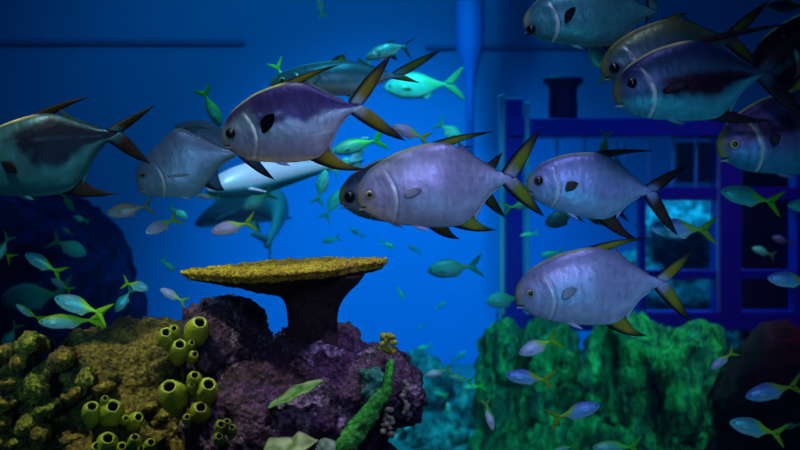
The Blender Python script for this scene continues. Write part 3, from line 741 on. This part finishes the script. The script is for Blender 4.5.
blade('plate_coral', 'small grey-green plate at the bottom edge left of the bright green crust', 'coral', ([(305,452),(315,444),(328,438),(342,447)], [(305,456),(315,456),(330,456),(342,452)]), 2.16, 2.22, (.06,.12,.10), (.26,.34,.26))
M_crust = rock_mat('green_crust', [(.004,.08,.004),(.02,.30,.02),(.10,.46,.06)], 18, fine=110, dist=.006)
M_crust2 = rock_mat('teal_crust', [(.004,.05,.05),(.02,.20,.16),(.05,.34,.24)], 18, fine=110, dist=.006)
gp = [(391,362,3.5),(390,372,4.5),(388,384,5.5),(385,394,6.5),(378,403,8),(371,412,9.5),(362,423,10.5),(353,436,10.5),(344,452,11)]
ge = []
for i in range(len(gp)-1):
    for k in range(4):
        t = k/4; x, y, r = [lerp(gp[i][q], gp[i+1][q], t) for q in range(3)]
        ge.append(pe(x, y, 2.285-.0012*(y-362), r, r*1.1, .020))
o = blob('green_crust', ge, .0042, M_crust, .0055, 34, 6, .3, 2, rgh=.5)
tag(o, 'bright green encrusting band running down the right end of the purple rock', 'algae')
o = blob('teal_crust', [pe(372,376,2.31,13,8,.02), pe(366,390,2.31,12,9,.02), pe(378,385,2.31,9,12,.02), pe(376,398,2.30,8,6,.02)], .006, M_crust2, .010, 30, 5, 0, 5)
tag(o, 'dark teal crust patch beside the bright green band', 'algae')
M_yel = plain('yellow_polyps', (.42,.40,.04), .6, 0, .5, 90)
M_pale = plain('pale_crust', (.50,.44,.34), .7, 0, .8, 60)
def polyps(label, spots, m, rng, name='button_polyps'):
    c = spots[0]; root = empty(name, P(c[0], c[1], c[2])); tag(root, label, 'coral')
    for px, py, d, r in spots:
        o = blob('polyp', [pe(px, py, d, r, r, r*K*d)], r*K*d*.22, m, r*K*d*.25, 60, 3, 0, px)
        o.parent = root; o.location -= root.location
rr = random.Random(3)
polyps('clump of yellow knobby polyps on the top right shoulder of the purple rock', [(387+rr.uniform(-8,8), 343+rr.uniform(-8,9), 2.33+rr.uniform(-.02,.02), rr.uniform(2.6,4)) for _ in range(20)], M_yel, rr)
polyps('patch of tan polyps low on the right end of the purple rock', [(388+rr.uniform(-5,5), 422+rr.uniform(-13,13), 2.30+rr.uniform(-.02,.02), rr.uniform(2,3.4)) for _ in range(18)], M_pale, rr)
polyps('string of pale curled growths on the right rim of the purple rock', [(405+2.5*math.sin(k*1.1), 382+k*3.4, 2.31, rr.uniform(2,3.3)) for k in range(10)], M_pale, rr)

# ------------------------------------------------------------------ background rocks
o = blob('green_rock', [pe(660,395,4.6,62,75,.35), pe(620,400,4.75,34,66,.3), pe(640,470,4.6,90,60,.4), pe(690,420,4.6,38,70,.3), pe(575,440,4.9,30,40,.3), pe(548,385,4.9,22,58,.25), pe(560,470,4.7,60,40,.4), (tuple(P(630,500,4.7)), (.40,.4,.35))],
         .03, M_greenrock, .19, 5, 8, .6, 21, rgh=.5, zs=.4)
tag(o, 'massive green algae-covered rock wall under the window frame', 'rock')
o = blob('green_rock', [pe(502,360,4.8,20,38,.2), pe(498,400,4.8,22,45,.2), pe(505,450,4.8,26,45,.25), pe(524,412,4.9,14,30,.15), (tuple(P(505,480,4.8)), (.12,.25,.3))], .03, M_greenrock, .11, 5, 7, .5, 8, rgh=.5, zs=.4)
tag(o, 'narrow green rock pillar standing left of the massive green rock', 'rock')
o = blob('dark_rock', [pe(790,400,4.2,70,70,.35), pe(740,410,4.3,24,62,.3), pe(800,470,4.2,90,60,.4), (tuple(P(800,520,4.2)), (.35,.4,.3))], .035, M_redrock, .10, 3.5, 6, .4, 5)
tag(o, 'near-black maroon rock in the bottom right corner', 'rock')
o = blob('dark_rock', [pe(60,300,5.0,72,90,.5), pe(20,280,5.0,60,95,.5), pe(100,270,5.2,34,52,.3), pe(118,330,5.2,28,60,.4), pe(50,420,5.0,100,90,.6), pe(-40,330,5.0,90,130,.6), pe(70,222,5.1,46,26,.3)], .05, M_darkrock, .12, 2.5, 6, .3, 14)
tag(o, 'huge dark navy rock rising behind the left fish', 'rock')
for i, (px, py, rx, ry, lab) in enumerate([(410,420,30,26,'low teal rock right behind the purple rock'),(450,400,26,22,'teal rock in the middle of the distant floor'),(478,438,26,20,'teal rock at the foot of the narrow green pillar'),(425,372,26,14,'faint flat teal rock furthest back on the floor'),
        (430,455,34,20,'teal rock at the bottom edge right of the purple rock')]):
    d = 6.2-.25*i
    b = P(px, py, d); b.z = max(.02, b.z-.1)
    o = blob('teal_rock', [pe(px, py, d, rx, ry, .25), (tuple(b), (rx*K*d*1.1, .3, max(.12, b.z*.9)))], .035, M_tealrock, .09, 5, 6, .3, i+30)
    tag(o, lab, 'rock', 'teal rocks on the distant floor')

# ------------------------------------------------------------------ setting
def box_mesh(bm, lo, hi, bev=0.):
    r = bmesh.ops.create_cube(bm, size=1)
    for v in r['verts']: v.co = Vector(tuple(lerp(lo[k], hi[k], v.co[k]+.5) for k in range(3)))
    if bev:
        es = list({e for v in r['verts'] for e in v.link_edges}); bmesh.ops.bevel(bm, geom=es, offset=bev, segments=3, affect='EDGES', profile=.7)
def struct(name, boxes, m, parent=None, kind='structure', bev=0.):
    bm = bmesh.new()
    for lo, hi in boxes: box_mesh(bm, lo, hi, bev)
    me = bpy.data.meshes.new(name); bm.to_mesh(me); bm.free()
    o = link_mesh(name, me, m, parent, None, smooth=False)
    if kind and parent is None: o['kind'] = kind
    return o
M_wall = plain('blue_tank_wall', (.008,.24,.62), .8, 0, .1, 2)
M_wallr = plain('dark_blue_wall', (.012,.02,.16), .6, 0, .1, 3)
M_floor = rock_mat('teal_sand', [(.03,.14,.16),(.06,.24,.26),(.10,.32,.34)], 3, fine=60, dist=.01)
WY = 8.0
struct('floor', [((-5,.9,-.08), (5,WY,0))], M_floor)
struct('wall_back', [((-5,WY,-.1), (5,WY+.2,6))], M_wall)
struct('wall_left', [((-5.2,-.5,-.1), (-5,WY+.2,6))], M_wall)
struct('wall_right', [((5,-.5,-.1), (5.2,WY+.2,6))], M_wallr)
bl = lambda x0, y0, x1, y1, d, th: ((P(x0, y1, d).x, d, P(x0, y1, d).z), (P(x1, y0, d).x, d+th, P(x1, y0, d).z))
M_line = plain('wall_seam', (.008,.12,.36), .7)
struct('trim_1', [((-4.6, WY-.03, P(0,45,WY).z), (P(245,0,WY).x, WY, P(0,40,WY).z))], M_line)
struct('trim_2', [((P(425,0,WY).x, WY-.03, P(0,49,WY).z), (P(640,0,WY).x, WY, P(0,45,WY).z))], M_line)

# window structure on the right: blue frame, steel-edged corner post, panes, a lit tank behind
M_frame = plain('blue_frame', (.014,.014,.42), .45, 0, .15, 6)
M_steel = plain('pale_steel', (.22,.62,.75), .3, .3)
m, N, L, B = mat('window_glass'); N.remove(B)
tr = N.new('ShaderNodeBsdfTransparent'); tr.inputs[0].default_value = (.75,.92,1,1); gl = N.new('ShaderNodeBsdfGlossy'); gl.inputs['Roughness'].default_value = .05
mx = N.new('ShaderNodeMixShader'); mx.inputs[0].default_value = .05
L.new(tr.outputs[0], mx.inputs[1]); L.new(gl.outputs[0], mx.inputs[2]); L.new(mx.outputs[0], N['Material Output'].inputs['Surface'])
M_glass = m
D = 5.2
fr = struct('window_1', [bl(507,118,1100,136,D-.006,.18), bl(524,187,722,200,D+.02,.12), bl(742,187,1100,200,D+.02,.12), bl(500,313,1100,331,D-.02,.22), bl(722,118,742,331,D-.03,.20), bl(797,136,806,331,D,.12), bl(640,200,646,313,D+.02,.08),
                         bl(645,270,722,279,D+.05,.1), bl(742,270,1100,279,D+.05,.1), bl(506,98,523,335,D+.004,.14), bl(990,100,1010,340,D,.14)], M_frame, bev=.008)
def part(name, boxes, m, bev=0.):
    return struct(name, boxes, m, fr, None, bev)
part('steel_post', [bl(499,95,505,322,D-.02,.05)], M_steel, .006)
part('steel_post', [bl(525,102,530,318,D-.02,.05)], M_steel, .006)
part('steel_strip', [bl(718,140,721,312,D,.03)], M_steel)
for x in (557,585,617,625,650,673,697): part('glazing_bar', [bl(x-1,137,x+1,187,D+.06,.03)], M_steel)
for x0, x1, y0, y1 in ((531,718,137,187),(742,990,137,187),(531,640,200,312),(646,718,200,312),(742,797,200,312),(806,990,200,312)):
    part('pane', [bl(x0,y0,x1,y1,D+.1,.012)], M_glass)
M_inner = rock_mat('inner_wall', [(.02,.07,.30),(.03,.14,.40),(.04,.20,.42)], .9, fine=4, dist=.002, bump=.1)
struct('wall_inner', [bl(742,110,1100,340,D+.35,.05)], plain('maroon_wall', (.05,.004,.03), .7))
o = blob('teal_rock', [pe(665,235,D+.9,30,30,.25), pe(700,230,D+.9,24,34,.25), pe(650,290,D+.9,40,34,.25), pe(690,300,D+.9,36,38,.25), (tuple(P(680,390,D+.9)), (.38,.3,.5)), (tuple(P(680,470,D+.9)), (.45,.35,.5))], .04, M_tealrock, .14, 3, 6, .4, 77)
tag(o, 'teal rock seen through the large lower window', 'rock')
o = struct('panel', [bl(676,142,718,183,D+.25,.03)], plain('panel_green', (.02,.14,.13), .6), None, None, .01); tag(o, 'teal panel behind the upper window bars left of the corner post', 'panel')
# dark flared pot standing on the top beam
lf = Loft(); R=[]; C=[]
pc = P(563, 118, D+.09)
for z, r in ((0,14),(.004,15),(.02,14.5),(.06,15),(.10,14),(.14,14.5),(.155,17),(.165,20),(.185,20.5),(.19,19.5),(.185,17),(.15,12),(.05,11),(.045,.5)):
    R.append([(math.cos(2*math.pi*k/32)*r*K*D, math.sin(2*math.pi*k/32)*r*K*D*.7, z) for k in range(32)]); C.append([(.05,.004,.05)]*32)
lf.rings(R, C); o = lf.build('flared_pot', attr_mat('pot_glaze', .5)); o.location = pc; tag(o, 'dark plum flared pot standing on the blue top beam', 'pot')
# blurred reflection, built as a solid tapering column
lf = Loft(); R=[]; C=[]
pc = P(470, 40, 7.2)
for z, r in ((2.4,.10),(.10,.095),(-.05,.09),(-.15,.06),(-.25,.04),(-.30,.03),(-1.0,.02)):
    R.append([(math.cos(2*math.pi*k/24)*r, math.sin(2*math.pi*k/24)*r, z) for k in range(24)]); C.append([(.006,.11,.42)]*24)
lf.rings(R, C); o = lf.build('reflected_column', attr_mat('reflection_tint', .6)); o.location = pc; tag(o, 'blurred blue reflection built as a tapering column before the far wall', 'reflection')

# ------------------------------------------------------------------ water, lamps, camera
w = bpy.data.worlds.new('water'); SC.world = w; w.use_nodes = True
N = w.node_tree.nodes; L = w.node_tree.links
N['Background'].inputs[0].default_value = (.01,.04,.12,1); N['Background'].inputs[1].default_value = .12
va = N.new('ShaderNodeVolumeAbsorption'); va.inputs['Color'].default_value = (.0,.74,.95,1); va.inputs['Density'].default_value = .15
vs = N.new('ShaderNodeVolumeScatter'); vs.inputs['Color'].default_value = (.02,.40,1,1); vs.inputs['Density'].default_value = .008; vs.inputs['Anisotropy'].default_value = .2
ad = N.new('ShaderNodeAddShader'); L.new(va.outputs[0], ad.inputs[0]); L.new(vs.outputs[0], ad.inputs[1]); L.new(ad.outputs[0], N['World Output'].inputs['Volume'])

def spot(name, loc, target, power, col, size=60, blend=.8, rad=.15):
    l = bpy.data.lights.new(name, 'SPOT'); l.energy = power; l.color = col; l.spot_size = math.radians(size); l.spot_blend = blend; l.shadow_soft_size = rad
    o = bpy.data.objects.new(name, l); COL.objects.link(o); o.location = loc
    o.rotation_euler = (Vector(target)-Vector(loc)).to_track_quat('-Z', 'Y').to_euler(); return o
def area(name, loc, target, power, col, sx, sy):
    l = bpy.data.lights.new(name, 'AREA'); l.shape = 'RECTANGLE'; l.size = sx; l.size_y = sy; l.energy = power; l.color = col
    o = bpy.data.objects.new(name, l); COL.objects.link(o); o.location = loc
    o.rotation_euler = (Vector(target)-Vector(loc)).to_track_quat('-Z', 'Y').to_euler(); return o
# unseen spots added in front of the glass to brighten the fish
spot('front_fill', (.3, -.5, 1.9), P(500, 245, 2.5), 108, (.88,.56,1.0), 29, 1, .2)
spot('front_fill', (-.4, -.3, 1.9), P(262, 160, 2.5), 36, (.66,.74,1.0), 24, 1, .2)
spot('front_fill', (.6, -.3, 1.3), P(640, 410, 2.7), 66, (.45,.70,1.0), 26, 1, .2)
spot('front_fill', (-.7, -.2, 1.1), P(90, 315, 2.8), 130, (.40,.85,1.0), 13, 1, .2)
spot('front_fill', (-.6, -.3, .6), P(185, 232, 2.75), 60, (.85,.80,1.0), 9, 1, .2)
spot('front_fill', (.5, -.3, .4), P(630, 170, 2.8), 50, (.08,.85,1.0), 26, 1, .2)
# spots over the tank; school, post, shark and floor ones are added, unseen
spot('school_fill', (-.1, 2.2, 2.9), P(330, 215, 3.9), 170, (.12,.98,.90), 44, 1, .2)
spot('school_fill', (.1, 3.0, 2.7), P(445, 405, 4.9), 160, (.15,1.0,.90), 24, 1, .2)
spot('post_fill', (.45, 3.9, 2.6), P(515, 200, 5.2), 60, (.03,.75,1.0), 18, 1, .1)
spot('shark_fill', (-.3, 2.7, 2.6), P(285, 175, 3.6), 80, (1.0,.42,.75), 24, 1, .1)
spot('fish_lamp', (.35, 1.6, 2.7), P(480, 240, 2.55), 45, (.85,.62,1.0), 40, .9, .12)
spot('fish_lamp', (-.5, 1.7, 2.7), P(270, 140, 2.5), 25, (.75,.68,1.0), 30, 1, .12)
spot('reef_lamp', (-.1, 2.1, 2.9), P(280, 270, 2.4), 110, (1.0,.88,.42), 20, .7, .06)
spot('reef_lamp', (-1.0, 1.7, 2.3), P(120, 385, 2.35), 120, (1.0,.78,.46), 36, .9, .05)
spot('purple_lamp', (.45, 1.9, 2.3), P(345, 400, 2.35), 52, (.85,.52,1.0), 25, .9, .05)
area('water_light', (0, 5.0, 4.6), (0, 5.0, 0), 22, (.10,.55,1.0), 6, 3)
spot('wall_light', (-.3, 4.8, 3.7), (.0, 8, .05), 1000, (.02,.62,1.0), 56, 1, .3)
spot('wall_light', (-.9, 4.6, 4.2), (-.7, 8, 1.7), 210, (.04,.76,.90), 80, 1, .3)
spot('floor_fill', (.3, 5.6, 3.5), (.3, 6.0, .1), 300, (.05,.85,.95), 56, 1, .2)
spot('green_lamp', (1.2, 3.2, 2.6), P(650, 385, 4.6), 270, (.12,1.0,.60), 24, 1, .10)
spot('green_lamp', (.5, 3.2, 2.4), P(520, 400, 4.8), 70, (.10,.85,.80), 24, 1, .10)
spot('frame_lamp', (1.2, 3.6, 3.2), P(620, 220, 5.2), 75, (.08,.14,1.0), 50, 1, .2)
spot('maroon_lamp', (1.5, 3.0, 3.0), P(800, 280, 4.8), 170, (1.0,.0,.20), 44, 1, .2)
area('inner_light', P(650, 128, 5.8), P(660, 280, 6.1), 15, (.08,.70,1.0), 1.1, .06)

cam = bpy.data.cameras.new('camera'); cam.lens = 50; cam.sensor_width = 36
cam.dof.use_dof = True; cam.dof.focus_distance = 2.5; cam.dof.aperture_fstop = 3.2; cam.clip_start = .02
co = bpy.data.objects.new('camera', cam); COL.objects.link(co); co.location = (0, 0, CZ); co.rotation_euler = (math.radians(90), 0, 0); SC.camera = co
SC.view_settings.view_transform = 'Standard'; SC.view_settings.look = 'None'; SC.view_settings.gamma = 1; SC.view_settings.exposure = 0
SC.view_settings.use_curve_mapping = False
SC.cycles.use_denoising = True; SC.cycles.volume_bounces = 1; SC.cycles.max_bounces = 6; SC.cycles.caustics_reflective = False; SC.cycles.caustics_refractive = False
